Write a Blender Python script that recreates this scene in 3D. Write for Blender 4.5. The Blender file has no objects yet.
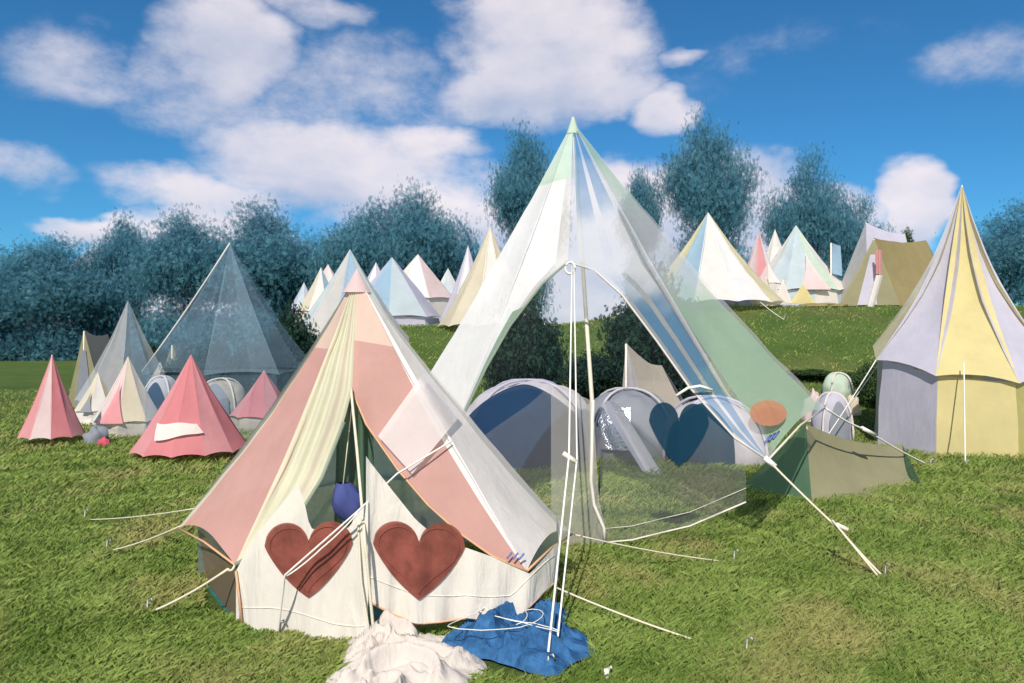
import bpy, math, random
import numpy as np
from mathutils import Vector, noise as mnoise

random.seed(11); RNG = np.random.default_rng(11)
SC = bpy.context.scene
COL = SC.collection
F, CX, CY, EYE = 750.0, 512.0, 341.5, 1.7

# ------------------------------------------------------------------ basics
def sst(a, b, x):
    t = min(1.0, max(0.0, (x - a) / (b - a)))
    return t * t * (3 - 2 * t)

def hgt(x, y):
    a = x / max(y, 1.0)
    k = sst(-.30, -.16, a)
    h = sst(12.5, 23, y) * k * (2.15 + .65 * sst(0, 7, x))
    h += .012 * max(0.0, y - 23) * (.3 + .7 * k)
    h += .035 * math.sin(x * .9 + .4) * math.sin(y * .7 + 1.0) * sst(5.0, 9, y)
    return h

def at(px, py, Y):
    return Vector(((px - CX) / F * Y, Y, EYE + (CY - py) / F * Y))

def on_ground(px, py):
    """the point of the field seen at this place"""
    Y = 2.0
    while Y < 80:
        p = at(px, py, Y)
        if p.z <= hgt(p.x, p.y): break
        Y += .02
    return Vector((p.x, p.y, hgt(p.x, p.y)))

def interp(pts, x):
    for (x0, *a), (x1, *b) in zip(pts, pts[1:]):
        if x <= x1:
            t = 0 if x1 == x0 else max(0, (x - x0) / (x1 - x0))
            return [u + (v - u) * t for u, v in zip(a, b)]
    return list(pts[-1][1:])

def tag(o, label=None, cat=None, group=None, kind=None):
    if label: o['label'] = label
    if cat: o['category'] = cat
    if group: o['group'] = group
    if kind: o['kind'] = kind
    return o

def thing(name, label, cat, loc, group=None):
    o = bpy.data.objects.new(name, None)
    o.empty_display_size = .2
    COL.objects.link(o); o.location = loc
    return tag(o, label, cat, group)

def root_of(o):
    while o.parent: o = o.parent
    return o

class MB:
    def __init__(s): s.v, s.f, s.m = [], [], []
    def grid(s, fn, nu, nv, mat=0):
        b = len(s.v)
        for j in range(nv + 1):
            for i in range(nu + 1):
                s.v.append(tuple(fn(i / nu, j / nv)))
        for j in range(nv):
            for i in range(nu):
                a = b + j * (nu + 1) + i
                s.f.append((a, a + 1, a + nu + 2, a + nu + 1))
                s.m.append(mat(((i + .5) / nu), ((j + .5) / nv)) if callable(mat) else mat)
        return s
    def tube(s, pts, r, n=7, mat=0, cap=True):
        pts = [Vector(p) for p in pts]
        rs = r if isinstance(r, (list, tuple)) else [r] * len(pts)
        b = len(s.v); up = Vector((0, 0, 1))
        for i, p in enumerate(pts):
            d = (pts[min(i + 1, len(pts) - 1)] - pts[max(i - 1, 0)]).normalized()
            a = d.cross(up if abs(d.z) < .95 else Vector((1, 0, 0))).normalized()
            c = d.cross(a)
            for k in range(n):
                t = 2 * math.pi * k / n
                s.v.append(tuple(p + a * (math.cos(t) * rs[i]) + c * (math.sin(t) * rs[i])))
        for i in range(len(pts) - 1):
            for k in range(n):
                a0 = b + i * n + k; a1 = b + i * n + (k + 1) % n
                s.f.append((a0, a1, a1 + n, a0 + n)); s.m.append(mat)
        if cap:
            s.f.append(tuple(b + k for k in range(n))[::-1]); s.m.append(mat)
            e = b + (len(pts) - 1) * n
            s.f.append(tuple(e + k for k in range(n))); s.m.append(mat)
        return s
    def build(s, name, mats, parent=None, smooth=True):
        mats = mats if isinstance(mats, (list, tuple)) else [mats]
        off = root_of(parent).location if parent else Vector((0, 0, 0))
        me = bpy.data.meshes.new(name)
        me.from_pydata([(x - off.x, y - off.y, z - off.z) for x, y, z in s.v], [], s.f)
        for m in mats: me.materials.append(m)
        me.polygons.foreach_set('material_index', s.m)
        me.polygons.foreach_set('use_smooth', [smooth] * len(s.f))
        me.update()
        o = bpy.data.objects.new(name, me); COL.objects.link(o)
        if parent: o.parent = parent
        return o

# ------------------------------------------------------------------ materials
def new_mat(name):
    m = bpy.data.materials.new(name); m.use_nodes = True
    n = m.node_tree.nodes; n.clear()
    return m, n, m.node_tree.links, n.new('ShaderNodeOutputMaterial')

def mixcol(n, l, fac, a, b, blend='MIX'):
    x = n.new('ShaderNodeMix'); x.data_type = 'RGBA'; x.blend_type = blend
    for sock, v in ((0, fac), (6, a), (7, b)):
        if hasattr(v, 'is_linked'): l.new(v, x.inputs[sock])
        else: x.inputs[sock].default_value = v if sock == 0 else (*v, 1)
    return x.outputs[2]

def canvas(name, col, t=.1, transl=.3, var=.05, bump=.14, tint=.35, scale=2.2):
    """sheer or close woven tent cloth: diffuse + translucent, with part of the light passing straight through the weave"""
    m, n, l, out = new_mat(name)
    tc = n.new('ShaderNodeTexCoord')
    nz = n.new('ShaderNodeTexNoise'); nz.inputs['Scale'].default_value = scale; nz.inputs['Detail'].default_value = 6
    nz.inputs['Roughness'].default_value = .65
    l.new(tc.outputs['Object'], nz.inputs['Vector'])
    dark = tuple(c * (1 - 2.2 * var) for c in col)
    ramp = n.new('ShaderNodeMapRange'); ramp.inputs[1].default_value = .35; ramp.inputs[2].default_value = .65
    l.new(nz.outputs['Fac'], ramp.inputs[0])
    c = mixcol(n, l, ramp.outputs[0], dark, col)
    mp = n.new('ShaderNodeMapping'); mp.inputs['Scale'].default_value = (9, 9, 2.2)
    l.new(tc.outputs['Object'], mp.inputs['Vector'])
    n2 = n.new('ShaderNodeTexNoise'); n2.inputs['Scale'].default_value = 1.0; n2.inputs['Detail'].default_value = 4
    n2.inputs['Distortion'].default_value = .6
    l.new(mp.outputs[0], n2.inputs['Vector'])
    n3 = n.new('ShaderNodeTexNoise'); n3.inputs['Scale'].default_value = 160; n3.inputs['Detail'].default_value = 2
    l.new(tc.outputs['Object'], n3.inputs['Vector'])
    ad = n.new('ShaderNodeMath'); ad.operation = 'MULTIPLY_ADD'; ad.inputs[1].default_value = .06
    l.new(n3.outputs['Fac'], ad.inputs[0]); l.new(n2.outputs['Fac'], ad.inputs[2])
    bp = n.new('ShaderNodeBump'); bp.inputs['Strength'].default_value = bump; bp.inputs['Distance'].default_value = .06
    l.new(ad.outputs[0], bp.inputs['Height'])
    di = n.new('ShaderNodeBsdfDiffuse'); tr = n.new('ShaderNodeBsdfTranslucent')
    for b in (di, tr): l.new(c, b.inputs['Color']); l.new(bp.outputs[0], b.inputs['Normal'])
    mx = n.new('ShaderNodeMixShader'); mx.inputs[0].default_value = transl
    l.new(di.outputs[0], mx.inputs[1]); l.new(tr.outputs[0], mx.inputs[2])
    if t > 0:
        tp = n.new('ShaderNodeBsdfTransparent')
        tp.inputs['Color'].default_value = (*[1 - tint * (1 - q) for q in col], 1)
        m2 = n.new('ShaderNodeMixShader'); m2.inputs[0].default_value = t
        l.new(mx.outputs[0], m2.inputs[1]); l.new(tp.outputs[0], m2.inputs[2])
        l.new(m2.outputs[0], out.inputs[0])
    else:
        l.new(mx.outputs[0], out.inputs[0])
    return m

def painted_veil(name, A, ta, B, tb, z0, z1, soft):
    """sheer cloth of colour A with a bright cloud veil painted in as colour B between two heights"""
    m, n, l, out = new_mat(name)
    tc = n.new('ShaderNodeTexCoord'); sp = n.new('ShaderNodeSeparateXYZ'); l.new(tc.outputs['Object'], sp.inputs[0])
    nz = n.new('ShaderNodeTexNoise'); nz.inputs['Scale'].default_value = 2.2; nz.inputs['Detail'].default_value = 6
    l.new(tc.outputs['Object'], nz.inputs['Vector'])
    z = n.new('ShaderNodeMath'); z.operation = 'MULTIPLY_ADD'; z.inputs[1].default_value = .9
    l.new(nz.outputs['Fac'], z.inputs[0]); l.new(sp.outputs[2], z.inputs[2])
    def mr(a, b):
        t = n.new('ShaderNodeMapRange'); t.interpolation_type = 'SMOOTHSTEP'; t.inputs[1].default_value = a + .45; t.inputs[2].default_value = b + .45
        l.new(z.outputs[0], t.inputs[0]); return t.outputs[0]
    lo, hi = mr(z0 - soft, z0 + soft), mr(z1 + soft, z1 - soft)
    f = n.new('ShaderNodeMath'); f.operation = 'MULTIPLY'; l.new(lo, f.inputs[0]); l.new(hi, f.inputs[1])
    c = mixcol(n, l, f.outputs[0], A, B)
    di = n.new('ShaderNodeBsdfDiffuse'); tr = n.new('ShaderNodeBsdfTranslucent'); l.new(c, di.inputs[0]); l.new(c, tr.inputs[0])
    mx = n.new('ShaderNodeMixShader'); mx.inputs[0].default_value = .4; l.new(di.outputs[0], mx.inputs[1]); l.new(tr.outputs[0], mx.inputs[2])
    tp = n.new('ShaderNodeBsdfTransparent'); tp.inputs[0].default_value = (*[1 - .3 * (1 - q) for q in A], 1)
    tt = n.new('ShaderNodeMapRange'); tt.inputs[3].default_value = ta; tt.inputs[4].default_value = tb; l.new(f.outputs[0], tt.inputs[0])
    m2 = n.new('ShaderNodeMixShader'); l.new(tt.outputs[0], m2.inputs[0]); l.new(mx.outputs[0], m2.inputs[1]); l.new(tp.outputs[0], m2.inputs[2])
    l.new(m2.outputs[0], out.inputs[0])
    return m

def solid(name, col, rough=.7, var=.15, scale=20, metal=0, bump=.2):
    m, n, l, out = new_mat(name)
    tc = n.new('ShaderNodeTexCoord'); nz = n.new('ShaderNodeTexNoise')
    nz.inputs['Scale'].default_value = scale; nz.inputs['Detail'].default_value = 5
    l.new(tc.outputs['Object'], nz.inputs['Vector'])
    c = mixcol(n, l, nz.outputs['Fac'], tuple(q * (1 - var * 1.6) for q in col), tuple(min(1, q * (1 + var)) for q in col))
    p = n.new('ShaderNodeBsdfPrincipled'); l.new(c, p.inputs['Base Color'])
    p.inputs['Roughness'].default_value = rough; p.inputs['Metallic'].default_value = metal
    b = n.new('ShaderNodeBump'); b.inputs['Strength'].default_value = bump; b.inputs['Distance'].default_value = .02
    l.new(nz.outputs['Fac'], b.inputs['Height']); l.new(b.outputs[0], p.inputs['Normal'])
    l.new(p.outputs[0], out.inputs[0])
    return m

def leafy(name, dark, light, t, transl=.3):
    m, n, l, out = new_mat(name)
    at_ = n.new('ShaderNodeAttribute'); at_.attribute_name = 'shade'
    c = mixcol(n, l, at_.outputs['Fac'], dark, light)
    di = n.new('ShaderNodeBsdfDiffuse'); tr = n.new('ShaderNodeBsdfTranslucent')
    l.new(c, di.inputs[0]); l.new(c, tr.inputs[0])
    mx = n.new('ShaderNodeMixShader'); mx.inputs[0].default_value = transl
    l.new(di.outputs[0], mx.inputs[1]); l.new(tr.outputs[0], mx.inputs[2])
    if t:
        tp = n.new('ShaderNodeBsdfTransparent'); m2 = n.new('ShaderNodeMixShader'); m2.inputs[0].default_value = t
        l.new(mx.outputs[0], m2.inputs[1]); l.new(tp.outputs[0], m2.inputs[2]); l.new(m2.outputs[0], out.inputs[0])
    else: l.new(mx.outputs[0], out.inputs[0])
    return m

WHITE, CREAM, PINKISH = (.80, .76, .72), (.72, .65, .51), (.80, .70, .68)
M = {}
M['white'] = canvas('white_canvas', WHITE, .06)
M['white_sheer'] = canvas('white_sheer', WHITE, .34)
M['white_veil'] = canvas('white_veil', (.80, .80, .82), .68, tint=.05)
M['gauze'] = canvas('gauze', (.7, .72, .74), .93, tint=.05)
M['ghost_blue'] = canvas('ghost_blue', (.50, .68, .84), .80, tint=.10)
M['ghost_dark'] = canvas('ghost_dark', (.42, .62, .80), .89, tint=.10)
M['cream'] = canvas('cream_canvas', CREAM, .10)
M['cream_sheer'] = canvas('cream_sheer', (.78, .75, .56), .14)
M['peach_pale'] = canvas('peach_pale', (.80, .60, .50), .12)
M['pink'] = canvas('salmon_canvas', (.76, .42, .38), .22)
M['pink_r'] = canvas('salmon_sheer', (.78, .44, .39), .30)
M['white_right'] = canvas('white_right', (.82, .77, .73), .12, transl=.2)
M['trim'] = solid('orange_hem', (.55, .33, .19), .8)
M['sage'] = canvas('sage_sheer', (.54, .62, .52), .16, transl=.6)
M['sage_l'] = canvas('sage_light_sheer', (.52, .58, .50), .20, transl=.6)
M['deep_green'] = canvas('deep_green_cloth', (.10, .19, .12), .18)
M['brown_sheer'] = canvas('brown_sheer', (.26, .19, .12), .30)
M['lav'] = canvas('lavender_canvas', (.62, .60, .72), .08)
M['blue_painted_veil'] = painted_veil('blue_painted_veil', (.18, .36, .58), .50, (.78, .77, .80), .36, 2.2, 3.0, .28)  # milky band paints the bright cloud veil into the panel colour
M['green_painted_veil'] = painted_veil('green_painted_veil', (.50, .68, .52), .30, (.78, .77, .80), .46, 2.2, 3.1, .28)
M['milky'] = canvas('milky_sheer', (.76, .76, .78), .42, transl=.5, tint=.05)
M['ghost_panel'] = canvas('ghost_panel', (.80, .75, .74), .30, tint=.05)
M['lav_white'] = canvas('lavender_white', (.80, .79, .79), .11, transl=.25)
M['mint'] = canvas('mint_canvas', (.62, .74, .62), .12)
M['mint_sheer'] = canvas('mint_sheer', (.40, .56, .42), .36)
M['green_panel'] = canvas('green_panel', (.54, .70, .55), .30, transl=.5)
M['blue_panel'] = canvas('blue_panel', (.16, .34, .56), .52)
M['yellow'] = canvas('yellow_canvas', (.74, .64, .32), .06)
M['yellow_pale'] = canvas('pale_yellow', (.74, .68, .44), .10)
M['yellow_sheer'] = canvas('yellow_sheer', (.66, .60, .22), .28)
M['sky_canvas'] = canvas('sky_blue_canvas', (.36, .52, .66), .12)
M['ice'] = canvas('ice_blue_canvas', (.62, .72, .76), .18)
M['wall_sheer'] = canvas('wall_sheer', (.74, .72, .68), .66)
M['wall_thin'] = canvas('wall_thin', (.62, .62, .64), .88, tint=.2)
M['door_white'] = canvas('door_white', (.82, .77, .70), .06, transl=.2, bump=.45, var=.04)
M['rose'] = canvas('rose_cloth', (.68, .25, .27), .06)
M['rose_p'] = canvas('rose_pale', (.72, .33, .35), .08)
M['rosewhite'] = canvas('rose_white', (.78, .62, .62), .12)
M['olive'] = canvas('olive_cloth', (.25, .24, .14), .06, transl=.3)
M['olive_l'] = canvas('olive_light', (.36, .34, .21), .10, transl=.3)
M['tan'] = canvas('tan_cloth', (.36, .30, .15), .05)
M['beige'] = canvas('beige_cloth', (.56, .50, .42), .10)
M['grey'] = canvas('grey_nylon', (.58, .56, .60), .04, transl=.25)
M['grey_d'] = canvas('dark_nylon', (.24, .26, .30), .04, transl=.15)
M['navy'] = canvas('navy_nylon', (.018, .045, .10), .04, transl=.15)
M['heart_navy'] = canvas('heart_navy', (.012, .05, .09), .06, transl=.2)
M['heart_red'] = canvas('heart_red', (.33, .10, .075), .14, transl=.2, var=.2, scale=7)
M['heart_thread'] = solid('heart_thread', (.22, .06, .042), .9)
M['peach'] = canvas('peach_patch', (.66, .30, .18), .12)
M['foil'] = solid('silver_foil', (.75, .77, .8), .25, .1, 30, .9, .8)
M['rope'] = solid('rope', (.66, .60, .46), .9, .2, 120)
M['rope_w'] = solid('white_rope', (.76, .74, .68), .9, .15, 120)
M['pole'] = solid('pale_pole', (.70, .64, .54), .6, .15, 14)
M['peg'] = solid('steel_peg', (.4, .4, .38), .5, .2, 60, .6)
M['tarp_blue'] = canvas('tarp_blue', (.05, .16, .36), .0, transl=.1, var=.2, bump=.8, scale=14)
M['teal'] = solid('teal_sheet', (.02, .13, .12), .6, .3, 12)
M['linen'] = canvas('linen', (.68, .62, .57), .0, transl=.2, bump=.5)
M['sack_blue'] = canvas('sack_blue', (.07, .09, .26), .0, transl=.1)
M['ink'] = solid('blue_ink', (.12, .16, .42), .8)
M['red'] = solid('red_cloth', (.5, .06, .10), .8)
M['bark'] = solid('bark', (.07, .055, .04), .95, .3, 8)
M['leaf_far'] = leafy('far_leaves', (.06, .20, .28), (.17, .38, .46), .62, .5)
M['leaf_mid'] = leafy('mid_leaves', (.03, .06, .025), (.10, .17, .07), .15)
M['leaf_hedge'] = leafy('hedge_leaves', (.010, .030, .026), (.04, .09, .06), .22)

# ------------------------------------------------------------------ world, sun, camera
def build_world():
    w = bpy.data.worlds.new('World'); SC.world = w; w.use_nodes = True
    n = w.node_tree.nodes; l = w.node_tree.links; n.clear()
    out = n.new('ShaderNodeOutputWorld'); bg = n.new('ShaderNodeBackground'); bg.inputs[1].default_value = .10
    l.new(bg.outputs[0], out.inputs[0])
    sky = n.new('ShaderNodeTexSky'); sky.sky_type = 'NISHITA'; sky.sun_disc = False
    sky.sun_elevation = math.radians(SUN_EL); sky.sun_rotation = math.radians(SUN_AZ)
    sky.air_density = 1.0; sky.dust_density = .1; sky.ozone_density = 4.0
    tinted = mixcol(n, l, 1.0, sky.outputs[0], SKY_TINT, 'MULTIPLY')
    tc = n.new('ShaderNodeTexCoord'); sep = n.new('ShaderNodeSeparateXYZ'); l.new(tc.outputs['Generated'], sep.inputs[0])
    def math_(op, a, b=None, c=None, clamp=False):
        x = n.new('ShaderNodeMath'); x.operation = op; x.use_clamp = clamp
        for i, v in enumerate((a, b, c)):
            if v is None: continue
            if hasattr(v, 'is_linked'): l.new(v, x.inputs[i])
            else: x.inputs[i].default_value = v
        return x.outputs[0]
    az = math_('ARCTAN2', sep.outputs[0], sep.outputs[1])
    el = math_('ARCSINE', sep.outputs[2])
    def nz(scale, detail, off, rough=.55):
        mp = n.new('ShaderNodeMapping'); mp.inputs['Location'].default_value = off
        mp.inputs['Scale'].default_value = (1, 1, 1.7)
        l.new(tc.outputs['Generated'], mp.inputs[0])
        t = n.new('ShaderNodeTexNoise'); t.inputs['Scale'].default_value = scale
        t.inputs['Detail'].default_value = detail; t.inputs['Roughness'].default_value = rough
        l.new(mp.outputs[0], t.inputs['Vector']); return t.outputs['Fac']
    wa = nz(5.5, 4, (3, 1, 2)); we = nz(5.5, 4, (7, 5, 1)); fb = nz(11, 9, (1, 8, 4), .62); sh = nz(6, 6, (2, 2, 9))
    az = math_('MULTIPLY_ADD', math_('SUBTRACT', wa, .5), .14, az)
    el = math_('MULTIPLY_ADD', math_('SUBTRACT', we, .5), .10, el)
    # clouds: direction (as seen from the field), half sizes, weight
    back = math_('MULTIPLY', math_('SUBTRACT', math_('MULTIPLY', sep.outputs[1], -1.0), .05), 3.0, clamp=True)  # unseen white cloud cover behind the camera, added as fill light
    total = math_('MULTIPLY', back, .62); base = None
    for px, py, rx, ry, wgt in CLOUDS:
        a = math.atan((px - CX) / F); e = math.atan((CY - py) / F * math.cos(a))
        u = math_('MULTIPLY', math_('SUBTRACT', az, a), F / rx); v = math_('MULTIPLY', math_('SUBTRACT', el, e), F / ry)
        q = math_('MULTIPLY_ADD', u, u, math_('MULTIPLY', v, v))
        m = math_('MULTIPLY', math_('SUBTRACT', 1.25, q, clamp=False), wgt)
        m = math_('MAXIMUM', m, 0)
        b = math_('MULTIPLY', m, v)
        total = m if total is None else math_('MAXIMUM', total, m)
        base = b if base is None else math_('ADD', base, b)
    d = math_('MULTIPLY_ADD', math_('SUBTRACT', fb, .5), 1.5, math_('MINIMUM', total, 1.05))
    mr = n.new('ShaderNodeMapRange'); mr.interpolation_type = 'SMOOTHSTEP'
    mr.inputs[1].default_value = .08; mr.inputs[2].default_value = 1.0
    l.new(d, mr.inputs[0])
    gate = math_('MULTIPLY', math_('MULTIPLY', total, 3.0, clamp=True), mr.outputs[0])
    dens = math_('MULTIPLY', gate, .88)
    lit = math_('MULTIPLY_ADD', base, .42, math_('MULTIPLY_ADD', math_('SUBTRACT', sh, .5), 1.6, .58), clamp=True)
    cc = mixcol(n, l, lit, CLOUD_LO, CLOUD_HI)
    l.new(mixcol(n, l, dens, tinted, cc), bg.inputs[0])

SUN_DIR = Vector((-.14, -.73, .67)).normalized()
SUN_EL = math.degrees(math.asin(SUN_DIR.z)); SUN_AZ = math.degrees(math.atan2(SUN_DIR.x, SUN_DIR.y)) % 360
SKY_TINT = (.19, .50, .66)
CLOUD_LO, CLOUD_HI = (2.3, 2.9, 4.1), (6.2, 5.6, 5.7)
CLOUDS = [(330, 165, 135, 55, 1.0), (215, 195, 110, 26, .75), (405, 140, 70, 34, .8), (225, 45, 66, 55, .95), (190, 95, 70, 50, .55),
          (330, 85, 170, 60, .46), (545, 45, 112, 76, 1.0), (480, 88, 70, 34, .8), (600, 90, 66, 30, .75), (662, 108, 34, 24, .8), (672, 52, 34, 12, .6),
          (620, 225, 150, 62, 1.2), (720, 200, 80, 55, .95), (800, 232, 100, 44, 1.1), (912, 200, 34, 38, 1.2), (860, 235, 40, 24, .9),
          (110, 232, 60, 16, .9), (215, 245, 90, 60, 1.0), (112, 272, 30, 22, .8), (410, 215, 100, 62, 1.0), (500, 225, 70, 50, .9),
          (300, 5, 70, 22, .6), (480, 6, 60, 14, .5), (150, 318, 130, 34, .9), (590, 305, 110, 50, 1.1), (60, 60, 70, 40, .5), (5, 170, 50, 24, .5),
          (985, 60, 60, 30, .4), (760, 60, 140, 30, .22)]
build_world()
sun = bpy.data.lights.new('sun', 'SUN'); sun.energy = 3.5; sun.angle = math.radians(.6); sun.color = (1.0, .93, .82)
so = bpy.data.objects.new('sun', sun); COL.objects.link(so); so.location = (-12, -12, 16)
so.rotation_euler = (-SUN_DIR).to_track_quat('-Z', 'Y').to_euler()
cam = bpy.data.cameras.new('camera'); co = bpy.data.objects.new('camera', cam); COL.objects.link(co)
co.location = (0, 0, EYE); co.rotation_euler = (math.radians(90), 0, 0)
cam.sensor_width = 36; cam.lens = 36 * F / 1024; cam.clip_end = 2000; cam.clip_start = .05
SC.camera = co
SC.view_settings.view_transform = 'Standard'; SC.view_settings.look = 'None'
SC.view_settings.exposure = .70; SC.view_settings.gamma = 1
SC.render.engine = 'CYCLES'
SC.cycles.transparent_max_bounces = 48; SC.cycles.max_bounces = 8; SC.cycles.use_denoising = True

# ------------------------------------------------------------------ ground
def ground_mat():
    m, n, l, out = new_mat('meadow')
    tc = n.new('ShaderNodeTexCoord')
    def nz(s, d, r=.6):
        t = n.new('ShaderNodeTexNoise'); t.inputs['Scale'].default_value = s; t.inputs['Detail'].default_value = d
        t.inputs['Roughness'].default_value = r; l.new(tc.outputs['Object'], t.inputs['Vector']); return t.outputs['Fac']
    def mr(f, a, b):
        t = n.new('ShaderNodeMapRange'); t.inputs[1].default_value = a; t.inputs[2].default_value = b; l.new(f, t.inputs[0]); return t.outputs[0]
    c = mixcol(n, l, mr(nz(.8, 6), .35, .65), (.075, .14, .03), (.15, .21, .055))
    c = mixcol(n, l, mr(nz(.45, 5), .50, .72), c, (.24, .21, .09))
    c = mixcol(n, l, mr(nz(38, 4, .8), .3, .75), (.05, .095, .022), c)
    p = n.new('ShaderNodeBsdfPrincipled'); p.inputs['Roughness'].default_value = .95; p.inputs['Specular IOR Level'].default_value = .1
    l.new(c, p.inputs['Base Color'])
    b = n.new('ShaderNodeBump'); b.inputs['Strength'].default_value = .8; b.inputs['Distance'].default_value = .08
    l.new(nz(26, 6, .75), b.inputs['Height']); l.new(b.outputs[0], p.inputs['Normal'])
    l.new(p.outputs[0], out.inputs[0]); return m

def ground():
    ys = list(np.linspace(-6, 30, 110)) + list(np.geomspace(31, 420, 36))
    g = MB(); NX = 90
    xs = [math.copysign(abs(t) ** 1.8, t) for t in np.linspace(-1, 1, NX + 1)]
    for y in ys:
        wid = 26 + max(0, y) * 2.2
        for t in xs:
            x = t * wid; g.v.append((x, y, hgt(x, y)))
    for j in range(len(ys) - 1):
        for i in range(NX):
            a = j * (NX + 1) + i
            g.f.append((a, a + 1, a + NX + 2, a + NX + 1)); g.m.append(0)
    tag(g.build('ground', ground_mat()), 'grassy field rising gently to a camp on the slope', 'ground', kind='structure')

def blades(name, count, y0, y1, hmin, hmax, w0, label):
    hg = np.vectorize(hgt)
    u = RNG.random(count)
    Y = 1 / (1 / y0 + (1 / y1 - 1 / y0) * u) if y1 > 8 else y0 + (y1 - y0) * u
    X = (RNG.random(count) * 2 - 1) * (Y * .92 + .5)
    Z = hg(X, Y)
    clump = np.array([mnoise.noise((x * 1.7, y * 1.7, 0)) + .6 * mnoise.noise((x * 5, y * 5, 3)) for x, y in zip(X, Y)])
    keep = ~(((X + .95) / 1.16) ** 2 + ((Y - 5.25) / .92) ** 2 < 1) & ~(((X - .02) / .42) ** 2 + ((Y - 4.15) / .38) ** 2 < 1) & ~(((X + .58) / .34) ** 2 + ((Y - 3.85) / .46) ** 2 < 1)
    X, Y, Z, clump = X[keep], Y[keep], Z[keep], clump[keep]; k = len(X)
    h = (hmin + (hmax - hmin) * RNG.random(k)) * np.clip(1 + .45 * clump, .45, 1.7)
    ang = RNG.random(k) * 2 * np.pi; lean = RNG.normal(0, .55, (k, 2)) + np.array([.25, .1])
    w = w0 * (.6 + .8 * RNG.random(k)) * (Y / y0) ** .5
    dx, dy = np.cos(ang) * w, np.sin(ang) * w
    V = np.empty((k, 4, 3))
    V[:, 0] = np.stack([X - dx, Y - dy, Z - .01], 1); V[:, 1] = np.stack([X + dx, Y + dy, Z - .01], 1)
    mx = X + lean[:, 0] * h * .45; my = Y + lean[:, 1] * h * .45
    V[:, 2] = np.stack([mx + dx * .6, my + dy * .6, Z + h * .65], 1)
    V[:, 3] = np.stack([X + lean[:, 0] * h * 1.1, Y + lean[:, 1] * h * 1.1, Z + h * .95], 1)
    me = bpy.data.meshes.new(name)
    me.vertices.add(k * 4); me.vertices.foreach_set('co', V.ravel())
    idx = np.arange(k)[:, None] * 4 + np.array([[0, 1, 2, 0, 2, 3]])
    me.loops.add(k * 6); me.loops.foreach_set('vertex_index', idx.ravel().astype(np.int32))
    me.polygons.add(k * 2); me.polygons.foreach_set('loop_start', (np.arange(k * 2) * 3).astype(np.int32))
    me.polygons.foreach_set('loop_total', np.full(k * 2, 3, np.int32)) if False else None
    shade = np.clip(.5 + .45 * clump + RNG.normal(0, .22, k), 0, 1)
    dry = np.array([(mnoise.noise((x * 1.1 + 9, y * .8, 7)) + .5 * mnoise.noise((x * 3, y * 2.2, 5))) for x, y in zip(X, Y)])
    dry = np.clip((dry - .02) * 1.5 + RNG.normal(0, .22, k), 0, .8)
    for nm, a in (('shade', shade), ('dry', dry)):
        t = me.attributes.new(nm, 'FLOAT', 'POINT'); t.data.foreach_set('value', np.repeat(a, 4).astype(np.float32))
    me.update(calc_edges=True); me.validate()
    me.materials.append(M['grass'])
    o = bpy.data.objects.new(name, me); COL.objects.link(o)
    return tag(o, label, 'grass', kind='stuff')

def grass_mat():
    m, n, l, out = new_mat('grass_blades')
    a = n.new('ShaderNodeAttribute'); a.attribute_name = 'shade'; b = n.new('ShaderNodeAttribute'); b.attribute_name = 'dry'
    c = mixcol(n, l, a.outputs['Fac'], (.14, .225, .045), (.33, .42, .12))
    c = mixcol(n, l, b.outputs['Fac'], c, (.42, .38, .16))
    di = n.new('ShaderNodeBsdfDiffuse'); tr = n.new('ShaderNodeBsdfTranslucent'); l.new(c, di.inputs[0]); l.new(c, tr.inputs[0])
    mx = n.new('ShaderNodeMixShader'); mx.inputs[0].default_value = .35
    l.new(di.outputs[0], mx.inputs[1]); l.new(tr.outputs[0], mx.inputs[2]); l.new(mx.outputs[0], out.inputs[0]); return m
M['grass'] = grass_mat()
ground()
blades('grass', 460000, 2.9, 9.5, .022, .062, .0019, 'trampled green and straw coloured grass around the front tents')
blades('meadow_grass', 130000, 8.5, 26, .03, .085, .0042, 'rougher meadow grass on the slope behind the front tents')

# ------------------------------------------------------------------ cloth helpers
def wob(p, s=1.0):
    return s * mnoise.noise(p * 1.9) + .5 * s * mnoise.noise(p * 4.3 + Vector((3, 1, 7)))

def sector(mb, apex, A, B, mat, sag=.06, scal=.05, nu=12, nv=26, wr=.02):
    A, B, apex = Vector(A), Vector(B), Vector(apex)
    mid = (A + B) / 2
    nrm = (A - apex).cross(B - apex).normalized()
    out_ = Vector((mid.x - apex.x, mid.y - apex.y, 0))
    if nrm.dot(out_) < 0: nrm = -nrm
    H = (mid - apex).length
    def fn(u, v):
        v0 = .006 + .994 * v
        p = apex + (A.lerp(B, u) - apex) * v0
        p = p - nrm * (sag * H * math.sin(math.pi * v0) * (.75 + .25 * 4 * u * (1 - u)))
        p += Vector((0, 0, 1)) * (scal * H * 4 * u * (1 - u) * v0 ** 5)
        return p + nrm * wob(p, wr) * min(1, v0 * 2)
    mb.grid(fn, nu, nv, mat)

def ridge_point(apex, E, v, sag, H, nrm):
    return apex + (E - apex) * v - nrm * (sag * H * math.sin(math.pi * v) * .75)

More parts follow.
